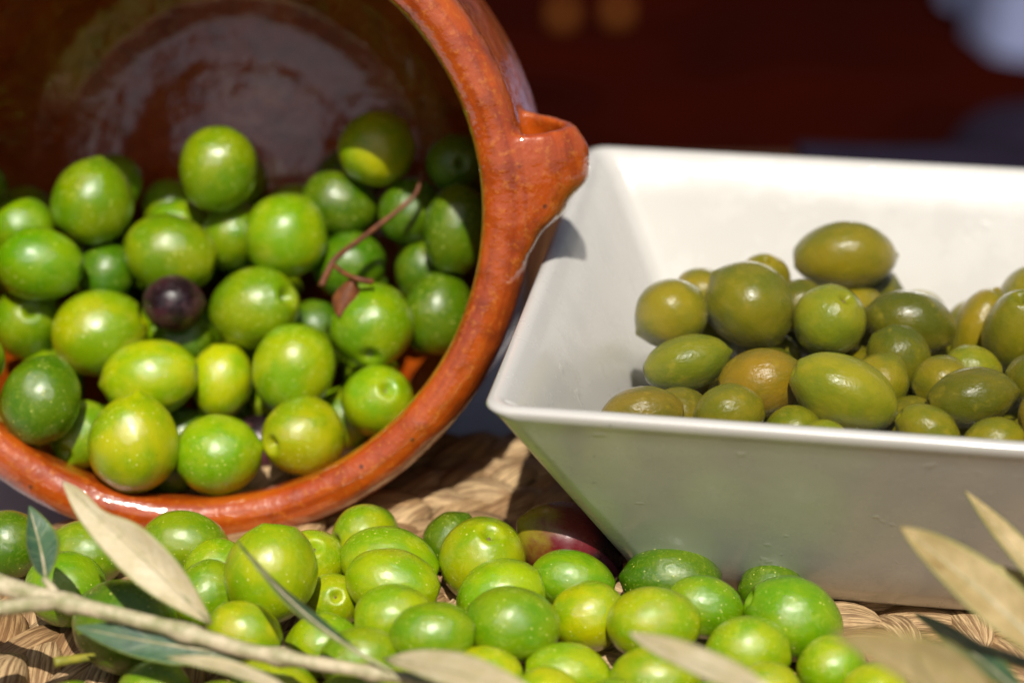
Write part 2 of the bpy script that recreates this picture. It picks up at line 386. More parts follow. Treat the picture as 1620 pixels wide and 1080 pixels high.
cache = [([v.co.copy() for v in m.vertices], [tuple(q.vertices) for q in m.polygons], [tuple(d.uv) for d in m.uv_layers[0].data]) for m in lobes]
for mtx, ml in stuff:
    vv, ff, uu = cache[ml]; k0 = len(sv)
    sv.extend([tuple(mtx @ q) for q in vv]); sf.extend([tuple(a+k0 for a in q) for q in ff]); suv.extend(uu)
bm.free()
me = bpy.data.meshes.new('strand_weave'); me.from_pydata(sv, [], sf); me.update()
uvl = me.uv_layers.new(name='UVMap'); uvl.data.foreach_set('uv', [c for q in suv for c in q])
tag(link('strand_weave', me, M['straw'], mat_root), kind='stuff')
prof = [(0, 0), (MR-.7, 0), (MR-.5, .3), (MR-.5, 1.5), (MR-.9, 1.78), (0, 1.78)]
v, f = grid(96, len(prof), lambda i, j: Vector((prof[j][0]*math.cos(i/96*2*math.pi), prof[j][0]*math.sin(i/96*2*math.pi), prof[j][1]+.02)), closed_u=True)
link('backing', mesh('backing', v, f), M['backing'], mat_root)

# ------------------------------------------------------------------ clay pot
PC = Vector((-8.03, 48.32, 7.83)); PAZ, PEL = R(-.6), R(13.9)
PN = Vector((math.sin(PAZ)*math.cos(PEL), -math.cos(PAZ)*math.cos(PEL), math.sin(PEL)))
PA = Vector((0, 0, 1)).cross(PN).normalized(); PB = PN.cross(PA)
POTM = Matrix(((PA.x, PB.x, PN.x), (PA.y, PB.y, PN.y), (PA.z, PB.z, PN.z)))   # local: right, up, out of the pot
outer = [(7.24, .34), (7.34, .1), (7.6, -.06), (7.9, -.08), (8.15, .02), (8.3, .18), (8.42, .42), (8.5, .75), (8.48, 1.05), (8.40, 1.35), (8.40, 1.8), (8.55, 2.5), (8.74, 3.5), (8.9, 5.0), (8.75, 6.8), (8.2, 8.4), (7.25, 9.9), (6.2, 10.85), (5.3, 11.25), (4.8, 11.35)]
inner = [(1.2, 9.72), (2.5, 9.95), (3.6, 10.2), (4.6, 10.28), (5.3, 10.15), (6.3, 9.6), (7.3, 8.5), (7.9, 7.0), (8.05, 5.0), (7.85, 3.0), (7.45, 1.6), (7.28, .9)]
prof = [(0.0, 11.35)]+outer[::-1]+inner[::-1]+[(0.0, 9.65)]
pv = [Vector((0, 0, 11.35))]; ring_n = 128
for (r_, t_) in prof[1:-1]:
    for i in range(ring_n):
        a = 2*math.pi*i/ring_n; wob = 1+.004*math.sin(2*a+.7)+.003*math.sin(3*a+t_*.3)
        pv.append(Vector((r_*math.cos(a)*wob, r_*math.sin(a)*wob, t_)))
pv.append(Vector((0, 0, 9.65))); pf = []
L = len(prof)-2
for i in range(ring_n):
    j = (i+1) % ring_n
    pf.append((0, 1+i, 1+j)); pf.append((len(pv)-1, 1+(L-1)*ring_n+j, 1+(L-1)*ring_n+i))
    for k in range(L-1):
        pf.append((1+k*ring_n+i, 1+(k+1)*ring_n+i, 1+(k+1)*ring_n+j, 1+k*ring_n+j))
# lug handle: a bent plate pulled out of the lip and pressed back on the shoulder
def hext(s): return interp(s, [(-3.4, -.35), (-2.2, -.12), (-1.3, .06), (-.6, .36), (.2, 1.04), (1.0, 1.66), (1.7, 1.74), (2.2, 1.55), (2.9, 1.2)])
def hplate(s, u, off):
    top = 1.85+.8*u                          # the rear of the lug stands higher than its front edge
    ss = -3.2+(s+3.2)/5.2*(top+3.2); e = hext(ss)
    P_ = [(7.75, .22), (8.15, .20), (8.28+e*.55, .40), (8.2+e, 1.05), (8.2+e*.8, 1.85), (8.3+.25*e, 2.45), (8.2, 2.9)]
    if e < .5: P_ = [(r_-(.5-e)*.25, t_) for r_, t_ in P_]
    pts = spline([(r_, t_, 0) for r_, t_ in P_], 33)
    i = min(int(round(u*32)), 32); d = (pts[min(i+1, 32)]-pts[max(i-1, 0)]).normalized()
    q = pts[i]+Vector((d.y, -d.x, 0))*off
    return Vector((q.x-(8.4-math.sqrt(8.4**2-ss*ss)), ss, q.y))
nu, nv = 30, 33
hv, hf = [], []
for off in (.18, -.18):
    for i in range(nu):
        for j in range(nv): hv.append(hplate(-3.2+5.2*i/(nu-1), j/(nv-1), off))
n0 = nu*nv
for i in range(nu-1):
    for j in range(nv-1):
        q = (i*nv+j, i*nv+j+1, (i+1)*nv+j+1, (i+1)*nv+j); hf.append(q); hf.append(tuple(n0+a for a in q[::-1]))
bd = [j for j in range(nv)]+[i*nv+nv-1 for i in range(1, nu)]+[(nu-1)*nv+j for j in range(nv-2, -1, -1)]+[i*nv for i in range(nu-2, 0, -1)]
for k in range(len(bd)):
    a, b = bd[k], bd[(k+1) % len(bd)]; hf.append((b, a, a+n0, b+n0))
k0 = len(pv); pv += hv; pf += [tuple(a+k0 for a in q) for q in hf]
raw = mesh('pot_raw', pv, pf)
bm = bmesh.new(); bm.from_mesh(raw); bmesh.ops.recalc_face_normals(bm, faces=bm.faces[:]); bm.to_mesh(raw); bm.free()
tmp = bpy.data.objects.new('pot_raw', raw); col.objects.link(tmp)
rm = tmp.modifiers.new('remesh', 'REMESH'); rm.mode = 'VOXEL'; rm.voxel_size = .085*S
sm = tmp.modifiers.new('smooth', 'SMOOTH'); sm.factor = .6; sm.iterations = 16
dg = bpy.context.evaluated_depsgraph_get(); full = bpy.data.meshes.new_from_object(tmp.evaluated_get(dg))
bpy.data.objects.remove(tmp)
pot = empty('clay_pot', PC); tag(pot, 'glazed terracotta pot lying on its side with green olives inside, mouth to the front', 'pot')
pot.rotation_euler = POTM.to_euler()
fv = [v.co/S for v in full.vertices]; sets = {'body': [], 'rim': [], 'handle': []}
for q in full.polygons:
    c = q.center/S; rho = math.hypot(c.x, c.y)
    if c.x > 0 and -2.6 < c.y < 3.2 and c.z < 3.1 and rho > 8.56+(.1 if c.z > 1.6 else 0): sets['handle'].append(q)
    elif c.z < 1.15: sets['rim'].append(q)
    else: sets['body'].append(q)
for nm, qs in sets.items():
    idx = {}; vv = []; ff = []
    for q in qs:
        for a in q.vertices:
            if a not in idx: idx[a] = len(vv); vv.append(Vector((fv[a].x, fv[a].y, -fv[a].z)))
        ff.append(tuple(idx[a] for a in q.vertices)[::-1])
    link(nm, mesh(nm, vv, ff), M['clay'], pot)
bpy.data.meshes.remove(full)

# ------------------------------------------------------------------ square white bowl
BCN, BTH, BL, BH, BK = Vector((9.761, 48.390, 0)), .16246, 18.2, 6.206, 3.255
def rsq(half, rc, n=9, side=8):
    pts = []
    for q in range(4):
        cx = (half-rc)*(1 if q in (0, 3) else -1); cy = (half-rc)*(1 if q < 2 else -1)
        for i in range(n):
            a = q*math.pi/2+math.pi/2*i/(n-1); pts.append((cx+rc*math.cos(a), cy+rc*math.sin(a)))
        a2 = (q+1)*math.pi/2; nx_ = (half-rc)*(1 if (q+1) % 4 in (0, 3) else -1); ny_ = (half-rc)*(1 if (q+1) % 4 < 2 else -1)
        s0 = pts[-1]; s1 = (nx_+rc*math.cos(a2), ny_+rc*math.sin(a2))
        for i in range(1, side): pts.append((s0[0]+(s1[0]-s0[0])*i/side, s0[1]+(s1[1]-s0[1])*i/side))
    return pts
h0, h1 = BL/2-BK, BL/2
wall_o = lambda z: h0+(h1-h0)*(z/BH)
loops = [(h0-.5, .14, .9), (h0-.12, .16, .95), (h0+.06, .3, 1.0)]+[(wall_o(z), z, 1.0-.06*z) for z in (.8, 1.6, 2.6, 3.6, 4.6, 5.4, 5.85)]
loops += [(h1-.02, BH-.12, .62), (h1-.07, BH-.03, .58), (h1-.2, BH, .5), (h1-.34, BH-.03, .45), (h1-.44, BH-.12, .42)]
loops += [(wall_o(z)-.52, z, .5) for z in (5.7, 5.0, 4.0, 3.0, 2.0, 1.3)]+[(h0-.5, .95, .9), (h0-.9, .74, 1.0), (h0-1.6, .68, 1.2), (h0*.4, .66, .8), (.25, .66, .1)]
vv, ff = [], []; npt = None
for hh, z, rc in loops:
    pts = rsq(hh, min(rc, hh*.9)); npt = len(pts); vv += [Vector((x_, y_, z)) for x_, y_ in pts]
for k in range(len(loops)-1):
    for i in range(npt): ff.append((k*npt+i, k*npt+(i+1) % npt, (k+1)*npt+(i+1) % npt, (k+1)*npt+i))
ff.append(tuple(range(npt))[::-1]); ff.append(tuple((len(loops)-1)*npt+i for i in range(npt)))
bowl = link('square_bowl', mesh('square_bowl', vv, ff), M['porcelain']); bowl.location = BCN*S; bowl.rotation_euler.z = -BTH
tag(bowl, 'white porcelain square bowl with flared sides, filled with cured olives', 'bowl')
vv, ff = [], []
for hh, z in ((h0-1.1, .15), (h0-1.1, 0.0), (h0-.5, 0.0), (h0-.5, .15)): vv += [Vector((x_, y_, z)) for x_, y_ in rsq(hh, .7)]
for k in range(4):
    for i in range(npt): ff.append((k*npt+i, k*npt+(i+1) % npt, ((k+1) % 4)*npt+(i+1) % npt, ((k+1) % 4)*npt+i))
link('foot_ring', mesh('foot_ring', vv, ff), M['porcelain'], bowl, False)

# ------------------------------------------------------------------ olives
def olive_mesh(name, seed, dimple=.10, tip=.04, lump=.03, point=0.0, flat=0.0):
    rnd = random.Random(seed); o = Vector((rnd.random()*50, rnd.random()*50, rnd.random()*50)); nu, nv = 41, 56
    v = [];
    for i in range(nu):
        th = math.pi*(i+.0)/(nu-1)
        th = th if 0 < i < nu-1 else (1e-4 if i == 0 else math.pi-1e-4)
        for j in range(nv):
            a = 2*math.pi*j/nv
            x = math.cos(th); r_ = math.sin(th)**(1+point*.35)*(1+flat*math.cos(th))
            p = Vector((x, r_*math.cos(a), r_*math.sin(a)))
            k = 1+lump*noise.noise(p*.9+o)+lump*.45*noise.noise(p*2.1+o)
            p = p*k
            p.x += .03*math.exp(-((th-.30)/.14)**2)-dimple*1.3*math.exp(-(th/.20)**2) - dimple*.7*math.exp(-(th/.08)**2)
            p.x -= tip*math.exp(-((math.pi-th)/.16)**2)
            v.append(p/S)
    f = []
    for i in range(nu-1):
        for j in range(nv): f.append((i*nv+j, (i+1)*nv+j, (i+1)*nv+(j+1) % nv, i*nv+(j+1) % nv))
    return mesh(name, v, f)
def scar_mesh():
    v = [Vector((0, 0, 0))/S]; 
    for k in range(12): v.append(Vector((.0, .075*math.cos(k*math.pi/6)*(1+.15*math.sin(k*2.3)), .075*math.sin(k*math.pi/6)))/S)
    v.append(Vector((.035, 0, 0))/S)
    f = [(0, 1+(k+1) % 12, 1+k) for k in range(12)]+[(13, 1+k, 1+(k+1) % 12) for k in range(12)]
    return mesh('stem_scar', v, f)
fresh_m = [olive_mesh('fresh_olive', s, .12, [.02, .05, .0][s % 3], .045, 0, [-.04, .03, .06][s % 3]) for s in range(8)]
nip_m = olive_mesh('fresh_olive', 77, .10, .09, .05, .1, .06)
cured_m = [olive_mesh('cured_olive', 40+s, .10, [.03, .07, .05][s % 3], .055, [0, .22, .4][s % 3], [-.05, .03][s % 2]) for s in range(8)]
scar_m = scar_mesh()
for m in fresh_m+[nip_m]: m.materials.append(M['fresh'])
for m in cured_m: m.materials.append(M['cured'])
dark_m = fresh_m[1].copy(); dark_m.materials.clear(); dark_m.materials.append(M['dark'])
turn_m = fresh_m[4].copy(); turn_m.materials.clear(); turn_m.materials.append(M['turning'])
for m in fresh_m+[nip_m, dark_m, turn_m]+cured_m: m.polygons.foreach_set('use_smooth', [True]*len(m.polygons))
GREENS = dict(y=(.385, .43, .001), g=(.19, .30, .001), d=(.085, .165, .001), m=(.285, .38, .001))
CURED = dict(o=(.24, .185, .004), g=(.195, .175, .004), b=(.23, .165, .005), k=(.13, .118, .003), l=(.27, .24, .006), t=(.19, .13, .008))
OLIVES = """
F1 -5.48 41.21 1.89 1.15 1.05 0.17 0.40 0.90
F2 -8.00 44.47 0.80 1.08 0.83 0.99 -0.06 -0.13
F3 -10.28 44.05 0.80 1.04 0.80 1.00 0.00 0.00
F4 -10.40 42.17 0.89 0.97 0.89 -0.94 0.14 0.31
F5 -12.32 44.30 0.86 0.95 0.86 1.00 0.00 0.00
F6 -8.65 40.15 1.11 1.22 1.11 -0.94 0.14 0.31
F7 -7.07 43.17 0.81 0.81 0.75 0.87 0.20 0.46
F45 -7.03 41.66 1.05 0.85 0.79 -0.50 -0.35 -0.79
F8 -5.93 39.58 1.29 0.87 0.74 0.94 -0.14 -0.31
F9 -4.80 43.61 0.77 0.85 0.81 0.15 -0.52 0.84
F11 -3.59 44.86 0.76 0.88 0.84 -0.82 -0.56 0.15
F12 -2.92 43.33 0.90 1.21 0.90 0.97 -0.10 -0.22
F13 -2.76 41.69 1.30 1.11 0.83 0.95 -0.13 -0.28
F14 -4.19 41.99 0.66 0.73 0.69 0.21 -0.73 0.65
F15 -2.64 40.14 1.38 0.91 0.76 -1.00 -0.00 -0.00
F16 -4.26 40.04 0.71 0.85 0.71 -0.98 -0.07 -0.16
F17 -3.31 38.78 1.13 0.91 0.75 1.00 0.04 0.08
F18 -1.73 38.93 1.70 0.95 0.71 1.00 0.00 0.00
F19 -1.48 44.74 0.70 0.78 0.74 -0.50 -0.35 -0.79
F20 -0.69 43.27 1.02 1.10 1.05 0.17 -0.39 0.91
F21 1.39 44.02 0.97 1.37 1.03 0.88 -0.19 -0.43
F22 -0.25 41.42 1.11 1.06 0.93 0.94 0.14 0.31
F23 0.03 39.72 1.43 1.07 0.87 -1.00 0.04 0.08
F24 1.42 42.31 1.03 1.01 0.75 0.97 -0.11 -0.24
F25 1.72 40.80 0.98 0.88 0.81 0.98 0.07 0.16
F26 3.16 39.85 1.38 1.05 0.86 1.00 0.00 0.00
F27 3.75 42.53 0.88 1.19 0.89 1.00 -0.04 -0.08
F28 4.40 41.04 1.09 0.91 0.72 -0.97 0.11 0.24
F29 6.12 42.36 0.72 0.82 0.73 -0.98 0.07 0.16
F30 6.40 40.75 0.95 1.15 0.95 -0.91 0.17 0.39
F31 5.23 39.38 0.97 0.96 0.80 1.00 0.00 0.00
F32 7.03 39.04 0.74 0.78 0.74 0.94 0.14 0.31
F33 -0.58 38.32 0.94 0.85 0.73 -1.00 -0.04 -0.08
F34 1.24 38.67 0.80 0.98 0.73 -1.00 0.04 0.08
F35 3.13 38.33 0.92 1.00 0.75 1.00 0.00 0.00
F36 5.51 37.95 0.85 0.73 0.68 1.00 0.00 0.00
F37 -5.16 38.09 0.75 1.00 0.75 1.00 -0.04 -0.08
F38 -7.73 38.03 0.74 0.83 0.74 1.00 0.00 0.00
F39 0.77 37.38 1.07 0.72 0.67 -1.00 -0.00 -0.00
F41 7.81 37.84 0.83 0.76 0.71 1.00 0.00 0.00
F42 -2.04 37.77 1.00 0.81 0.70 -1.00 -0.00 -0.00
F43 -3.33 37.00 1.19 0.80 0.72 1.00 0.00 0.00
F44 2.22 37.08 0.94 0.83 0.72 -1.00 -0.00 -0.00
F46 -9.27 37.28 0.73 0.81 0.73 -1.00 -0.00 -0.00
F47 -6.20 36.96 0.94 0.80 0.72 1.00 0.00 0.00
F48 -0.54 36.68 0.97 0.82 0.71 0.98 0.07 0.16
F49 4.15 37.15 0.81 0.80 0.72 -1.00 -0.00 -0.00
F50 6.54 36.98 0.85 0.77 0.69 -1.00 -0.00 -0.00
P1 -9.64 47.54 2.02 1.29 1.16 -0.50 -0.35 -0.79
P2 -7.56 47.96 1.45 1.11 1.06 -0.98 -0.07 -0.16
P3 -5.43 48.53 1.70 1.11 1.05 -0.68 -0.72 0.15
P4 -3.57 49.88 2.08 1.00 0.95 0.34 -0.66 0.67
P5 -11.23 48.97 1.55 0.94 0.89 -0.36 -0.91 -0.19
P6 -12.04 48.08 2.93 1.18 1.00 -0.26 -0.39 -0.88
P7 -9.59 50.07 2.64 1.29 1.02 0.99 0.06 0.13
P8 -7.83 50.92 2.15 1.02 0.85 0.09 0.41 0.91
P9 -5.79 50.33 2.80 1.23 1.11 -0.34 -0.38 -0.86
P10 -3.76 51.21 3.70 1.19 1.13 0.00 -0.93 -0.38
P11 -11.15 51.58 3.28 1.30 1.18 0.94 0.14 0.31
P12 -13.29 52.44 3.22 1.04 0.99 0.29 -0.70 0.65
P13 -6.99 51.95 3.84 1.32 1.10 0.77 -0.43 0.47
P14 -9.09 51.63 4.13 0.83 0.76 -1.00 -0.00 -0.00
P15 -12.71 52.08 5.09 1.19 1.02 0.98 -0.07 -0.16
P16 -9.36 53.20 4.94 1.30 1.04 0.97 -0.11 -0.24
P17 -11.22 53.44 4.27 0.87 0.80 0.17 0.40 0.90
P18 -11.52 53.94 6.20 1.20 1.11 -0.17 -0.40 -0.90
P19 -8.07 54.25 7.02 1.20 1.09 -0.17 -0.40 -0.90
P20 -6.19 53.25 5.46 1.19 1.14 -0.50 -0.35 -0.79
P21 -7.80 54.46 5.00 0.97 0.88 0.34 0.38 0.86
P22 -9.46 55.08 4.95 0.96 0.82 -0.98 -0.07 -0.16
P23 -13.52 53.75 5.50 0.94 0.87 -1.00 -0.00 -0.00
P24 -3.76 54.87 7.41 1.08 1.05 0.94 0.14 0.31
P25 -4.84 55.00 5.74 1.12 0.94 0.97 -0.11 -0.24
P26 -2.85 54.48 5.73 0.95 0.84 -0.34 -0.38 -0.86
P27 -1.54 54.72 7.03 0.90 0.86 0.17 -0.93 0.32
P28 -1.51 53.04 5.72 1.25 0.93 -0.09 -0.41 -0.91
P29 -2.51 53.99 4.12 0.85 0.78 0.17 0.40 0.90
P30 -2.03 52.33 3.54 1.16 1.00 -0.17 -0.40 -0.90
P31 -4.52 53.79 4.35 1.02 0.95 -0.94 -0.14 -0.31
P32 -5.46 52.71 2.87 0.84 0.77 0.17 0.40 0.90
P34 -4.55 50.92 1.03 0.89 0.82 1.00 0.00 0.00
P35 -6.82 50.29 0.59 0.85 0.78 -0.87 -0.20 -0.46
P36 -8.86 50.53 0.69 0.86 0.79 -1.00 -0.00 -0.00
P37 -9.05 48.71 0.67 0.83 0.76 1.00 0.00 0.00
P38 -14.93 54.43 6.40 0.94 0.91 1.00 0.00 0.00
P39 -13.90 48.75 3.80 0.88 0.81 -1.00 -0.00 -0.00
P40 -9.02 52.26 2.73 0.87 0.80 1.00 0.00 0.00
B1 8.80 51.33 5.60 1.40 0.94 -1.00 -0.01 -0.03
B2 6.04 48.62 5.35 1.22 1.06 0.77 -0.26 -0.59
B3 4.03 48.35 5.24 0.96 0.91 0.87 0.20 0.46
B4 6.61 50.75 5.15 0.77 0.73 0.00 -0.35 0.94
B5 4.96 50.04 5.05 0.79 0.72 1.00 0.00 0.00
B6 4.26 46.01 4.96 1.09 0.67 -0.97 -0.10 -0.22
B7 7.94 47.90 5.24 0.98 0.93 0.33 -0.44 0.83
B8 10.01 48.23 5.04 1.18 0.83 0.97 -0.10 -0.22
B9 9.54 46.76 4.74 0.84 0.78 -0.50 0.35 0.79
B10 5.98 45.11 4.84 1.09 0.82 -0.99 -0.06 -0.13
B11 7.79 44.09 5.03 1.33 0.89 -0.91 0.17 0.37
B12 8.86 45.47 4.70 0.76 0.70 0.50 0.35 0.79
B13 5.03 43.62 4.75 0.84 0.69 0.98 0.07 0.16
B14 3.05 43.59 4.76 0.98 0.63 1.00 0.02 0.05
B15 4.02 44.49 4.29 0.72 0.66 -0.94 0.14 0.31
B16 10.75 44.00 4.97 1.08 0.71 -0.99 -0.06 -0.13
B17 9.57 42.99 4.60 0.79 0.61 -0.87 0.20 0.46
B18 10.97 42.48 4.53 0.78 0.61 -0.98 -0.07 -0.16
B19 12.74 47.85 4.87 1.27 0.94 -0.13 -0.31 0.94
B20 12.02 49.17 4.46 1.11 0.68 -0.42 -0.37 -0.83
B21 13.53 50.03 4.92 1.02 0.89 -0.64 -0.31 -0.70
B22 11.30 46.55 4.46 0.75 0.68 1.00 0.00 0.00
B23 10.34 45.56 4.61 0.73 0.67 -0.94 -0.14 -0.31
B24 7.49 49.64 4.90 0.78 0.72 1.00 0.00 0.00
B25 6.51 43.41 4.35 0.70 0.65 1.00 0.00 0.00
B26 7.08 42.35 4.57 0.66 0.57 1.00 0.00 0.00
B27 9.39 49.43 4.21 0.82 0.75 1.00 0.00 0.00
B28 9.45 44.40 4.11 0.75 0.69 -1.00 -0.00 -0.00
B29 10.76 41.26 4.52 0.76 0.65 -1.00 -0.00 -0.00
B30 12.21 42.89 5.09 0.72 0.64 0.50 0.35 0.79
B31 12.51 45.13 4.92 0.75 0.66 -1.00 -0.00 -0.00
B32 13.58 46.31 5.05 1.08 0.83 0.98 0.07 0.16
B33 13.28 43.84 4.86 0.97 0.80 0.87 -0.20 -0.46
B34 12.49 41.71 4.48 0.91 0.71 -1.00 -0.00 -0.00
Hp0 -7.99 57.69 5.43 1.05 0.90 0.07 -0.99 -0.15
Hp1 -5.72 54.63 1.75 1.10 0.94 -0.17 0.10 0.98
Hp2 -9.09 54.09 2.14 0.94 0.80 -0.72 -0.19 0.67
Hp3 -12.01 57.24 4.38 1.02 0.88 -0.69 0.72 -0.05
Hp4 -11.71 55.09 2.13 1.09 0.94 -0.68 -0.41 -0.60
Hp5 -3.97 54.42 2.41 0.99 0.85 0.49 -0.03 0.87
Hp6 -3.80 52.36 0.83 0.94 0.81 0.14 0.43 -0.89
Hp7 -7.41 55.20 3.32 1.01 0.87 -0.14 -0.95 -0.28
Hp8 -10.20 53.13 0.68 1.02 0.87 -0.93 -0.16 0.32
Hp9 -14.02 55.06 3.94 1.07 0.92 0.26 -0.31 0.92
Hp10 -4.27 56.48 2.21 0.97 0.84 -0.40 -0.89 -0.23
Hp11 -8.03 52.47 -0.17 1.08 0.92 0.46 -0.27 0.85
Hp12 -2.17 55.24 3.08 1.00 0.86 0.34 0.90 0.29
Hp13 -14.04 56.32 4.98 0.92 0.79 0.76 0.65 0.01
Hp14 -7.08 56.61 2.43 1.05 0.90 0.34 -0.34 -0.88
Hp15 -13.60 54.67 2.32 0.95 0.81 0.10 0.67 0.74
Hp16 -7.02 53.58 2.54 1.11 0.95 0.43 -0.85 -0.29
Hp17 -10.94 50.59 0.63 0.95 0.82 -0.24 -0.93 -0.26
Hp18 -4.92 55.92 3.90 0.97 0.83 0.48 0.64 -0.60
Hp19 -10.40 55.67 3.70 0.99 0.85 0.29 0.22 -0.93
Hp20 -9.29 56.00 0.60 0.94 0.81 0.64 0.76 -0.11
Hp21 -6.35 52.23 1.12 1.07 0.92 0.64 0.76 -0.07
Hp22 -1.43 55.81 5.34 1.02 0.88 0.79 -0.53 -0.32
Hp23 -8.14 54.13 0.05 1.05 0.90 -0.98 0.05 -0.20
Hp24 -9.25 57.10 3.30 0.98 0.84 -0.70 -0.24 0.68
Hp25 -10.18 54.73 1.14 0.95 0.82 0.81 -0.49 -0.33
Hp26 -12.68 51.68 1.61 1.09 0.94 0.23 0.19 0.95
Hp27 -6.87 56.02 0.60 0.95 0.81 -0.21 0.93 0.30
Hp28 -6.29 56.53 4.78 1.11 0.96 0.72 -0.58 0.38
Hp29 -10.76 53.58 2.23 1.06 0.91 0.83 -0.27 0.49
Hp30 -11.45 55.92 5.92 1.00 0.86 0.67 0.51 0.54
Hp31 -4.78 57.46 5.60 1.05 0.90 0.71 0.71 -0.02
Hp32 -2.56 56.70 4.41 1.01 0.87 0.56 0.83 -0.02
Hp33 -5.18 53.31 -0.06 0.99 0.85 0.90 -0.00 0.44
Hp34 -11.98 54.90 3.96 0.99 0.85 -0.44 -0.06 -0.90
Hp35 -10.37 56.90 2.28 0.93 0.80 -0.86 -0.04 -0.50
Hp36 -8.27 55.48 1.77 1.10 0.94 -0.05 0.77 -0.63
Hp37 -8.06 56.15 4.57 0.98 0.84 -0.01 -1.00 -0.04
Hp38 -10.13 51.70 1.62 0.92 0.79 0.75 0.54 -0.39
Hp39 -9.99 51.68 -0.07 0.99 0.85 -0.75 0.14 0.65
Hp40 -11.85 56.86 2.80 0.94 0.80 0.60 0.70 -0.40
Hp41 -4.09 54.29 0.66 0.99 0.85 0.50 -0.82 -0.28
Hp42 -9.84 56.74 4.93 0.94 0.81 -0.74 0.23 0.63
Hb0 8.06 48.79 2.85 0.91 0.78 -0.55 -0.06 -0.84
Hb1 9.01 52.16 3.07 0.93 0.80 -0.60 0.76 -0.26
Hb2 7.55 46.10 3.44 0.90 0.77 0.45 0.41 0.79
Hb3 6.28 50.68 2.31 0.79 0.68 -0.16 -0.81 0.56
Hb4 4.68 51.14 2.41 0.98 0.84 -0.39 -0.43 -0.81
Hb5 9.46 47.40 2.23 0.88 0.75 -0.64 0.13 -0.76
Hb6 12.86 52.63 2.86 0.81 0.69 0.84 -0.54 0.01
Hb7 12.31 51.05 3.71 0.85 0.73 0.61 0.01 0.79
Hb8 14.36 53.32 2.40 0.95 0.82 0.33 0.70 -0.64
Hb9 4.12 45.93 3.40 0.90 0.77 0.07 0.99 0.13
Hb10 13.97 51.72 2.21 0.88 0.76 0.27 0.30 -0.92
Hb11 15.25 49.80 2.42 0.81 0.70 0.93 0.37 0.02
Hb12 11.32 47.78 2.85 0.97 0.83 -0.15 0.35 -0.92
Hb13 11.44 53.74 2.35 0.98 0.84 -0.77 -0.55 -0.33
Hb14 13.84 48.97 3.67 0.95 0.82 -0.50 0.21 0.84
Hb15 5.64 47.75 2.95 0.93 0.80 0.29 0.70 -0.65
Hb16 13.39 44.61 2.90 0.90 0.77 0.51 0.65 0.57
Hb17 11.37 50.28 2.23 0.82 0.70 0.08 0.98 -0.18
Hb18 14.71 47.67 3.10 0.91 0.78 0.42 -0.27 -0.86
Hb19 15.25 51.62 3.39 0.96 0.83 0.85 -0.49 0.18
Hb20 10.30 46.82 3.27 0.81 0.70 0.53 0.57 -0.63
Hb21 12.26 44.14 3.62 0.83 0.72 -0.91 -0.30 -0.30
Hb22 3.71 47.46 2.50 0.79 0.68 0.46 -0.15 0.88
Hb23 9.97 50.71 2.61 0.97 0.83 0.71 0.47 0.52
Hb24 6.18 53.96 2.41 0.97 0.83 0.72 -0.44 -0.54
Hb25 12.75 49.46 2.66 0.92 0.79 0.63 -0.77 0.00
Hb26 10.91 51.49 3.74 0.92 0.79 0.21 -0.94 0.25
Hb27 10.44 44.79 3.08 0.80 0.69 0.59 -0.18 -0.79
Hb28 4.52 49.31 2.29 0.78 0.67 -0.75 0.64 0.15
Hb29 8.42 54.13 2.64 0.85 0.73 0.24 -0.31 -0.92
Hb30 15.11 45.10 3.46 0.91 0.78 -0.94 -0.25 0.24
Hb31 13.03 47.46 2.24 0.88 0.75 -0.88 -0.30 -0.36
Hb32 7.89 44.45 3.26 0.80 0.69 -0.36 0.45 -0.82
Hb33 8.22 50.95 3.64 0.89 0.76 -0.58 0.81 -0.01
Hb34 9.88 53.75 2.55 0.87 0.75 -0.77 0.32 -0.56
Hb35 14.29 50.45 3.64 0.91 0.78 0.18 -0.85 -0.49
Hb36 5.02 44.47 3.42 0.83 0.71 0.74 -0.59 -0.32
Hb37 6.73 49.11 3.59 0.90 0.77 -0.05 -0.89 0.44
Hb38 8.70 47.86 3.80 0.85 0.73 0.28 -0.95 -0.13
Hb39 13.56 46.06 3.00 0.84 0.72 0.38 0.92 0.09
Hb40 6.83 51.35 3.48 0.83 0.72 -0.07 0.24 0.97
Hb41 6.27 45.22 2.90 0.93 0.80 0.39 -0.04 0.92
Hb42 4.85 49.42 3.93 0.79 0.67 -0.60 -0.22 0.77
Hb43 11.33 45.78 3.37 0.79 0.67 -0.62 -0.77 -0.15
Hb44 9.68 48.96 2.88 0.84 0.72 0.19 0.31 -0.93
Hb45 6.91 47.07 2.58 0.84 0.72 -0.72 -0.38 -0.58
Hb46 7.29 49.96 2.61 0.79 0.68 -0.60 0.70 -0.39
Hb47 10.84 49.61 3.82 0.88 0.76 -0.10 -0.48 -0.87
Hb48 2.86 44.70 3.58 0.94 0.81 0.75 0.09 0.66
Hb49 15.95 52.67 2.54 0.86 0.74 0.96 -0.23 -0.13
Hb50 7.21 52.39 2.24 0.96 0.82 -0.22 -0.78 0.58
Hb51 5.47 52.51 2.38 0.85 0.73 0.34 0.87 0.35
Hb52 5.47 46.31 3.68 0.87 0.75 -0.28 -0.78 -0.56
Hb53 12.87 42.78 3.33 0.86 0.74 -0.73 0.13 0.67
Hb54 15.50 43.72 3.86 0.88 0.76 0.48 0.57 -0.67
Hb55 8.74 46.23 2.62 0.85 0.73 -0.28 -0.19 0.94
Hb56 12.84 50.83 2.37 0.79 0.68 0.90 0.25 0.35
Hb57 10.88 43.12 3.28 0.91 0.78 0.58 0.44 -0.69
Hb58 12.03 44.98 2.42 0.82 0.71 -0.18 -0.95 0.25
Hb59 10.32 52.33 2.34 0.88 0.75 -0.51 0.45 0.74
Hb60 4.41 47.71 3.76 0.84 0.72 0.83 0.35 -0.44
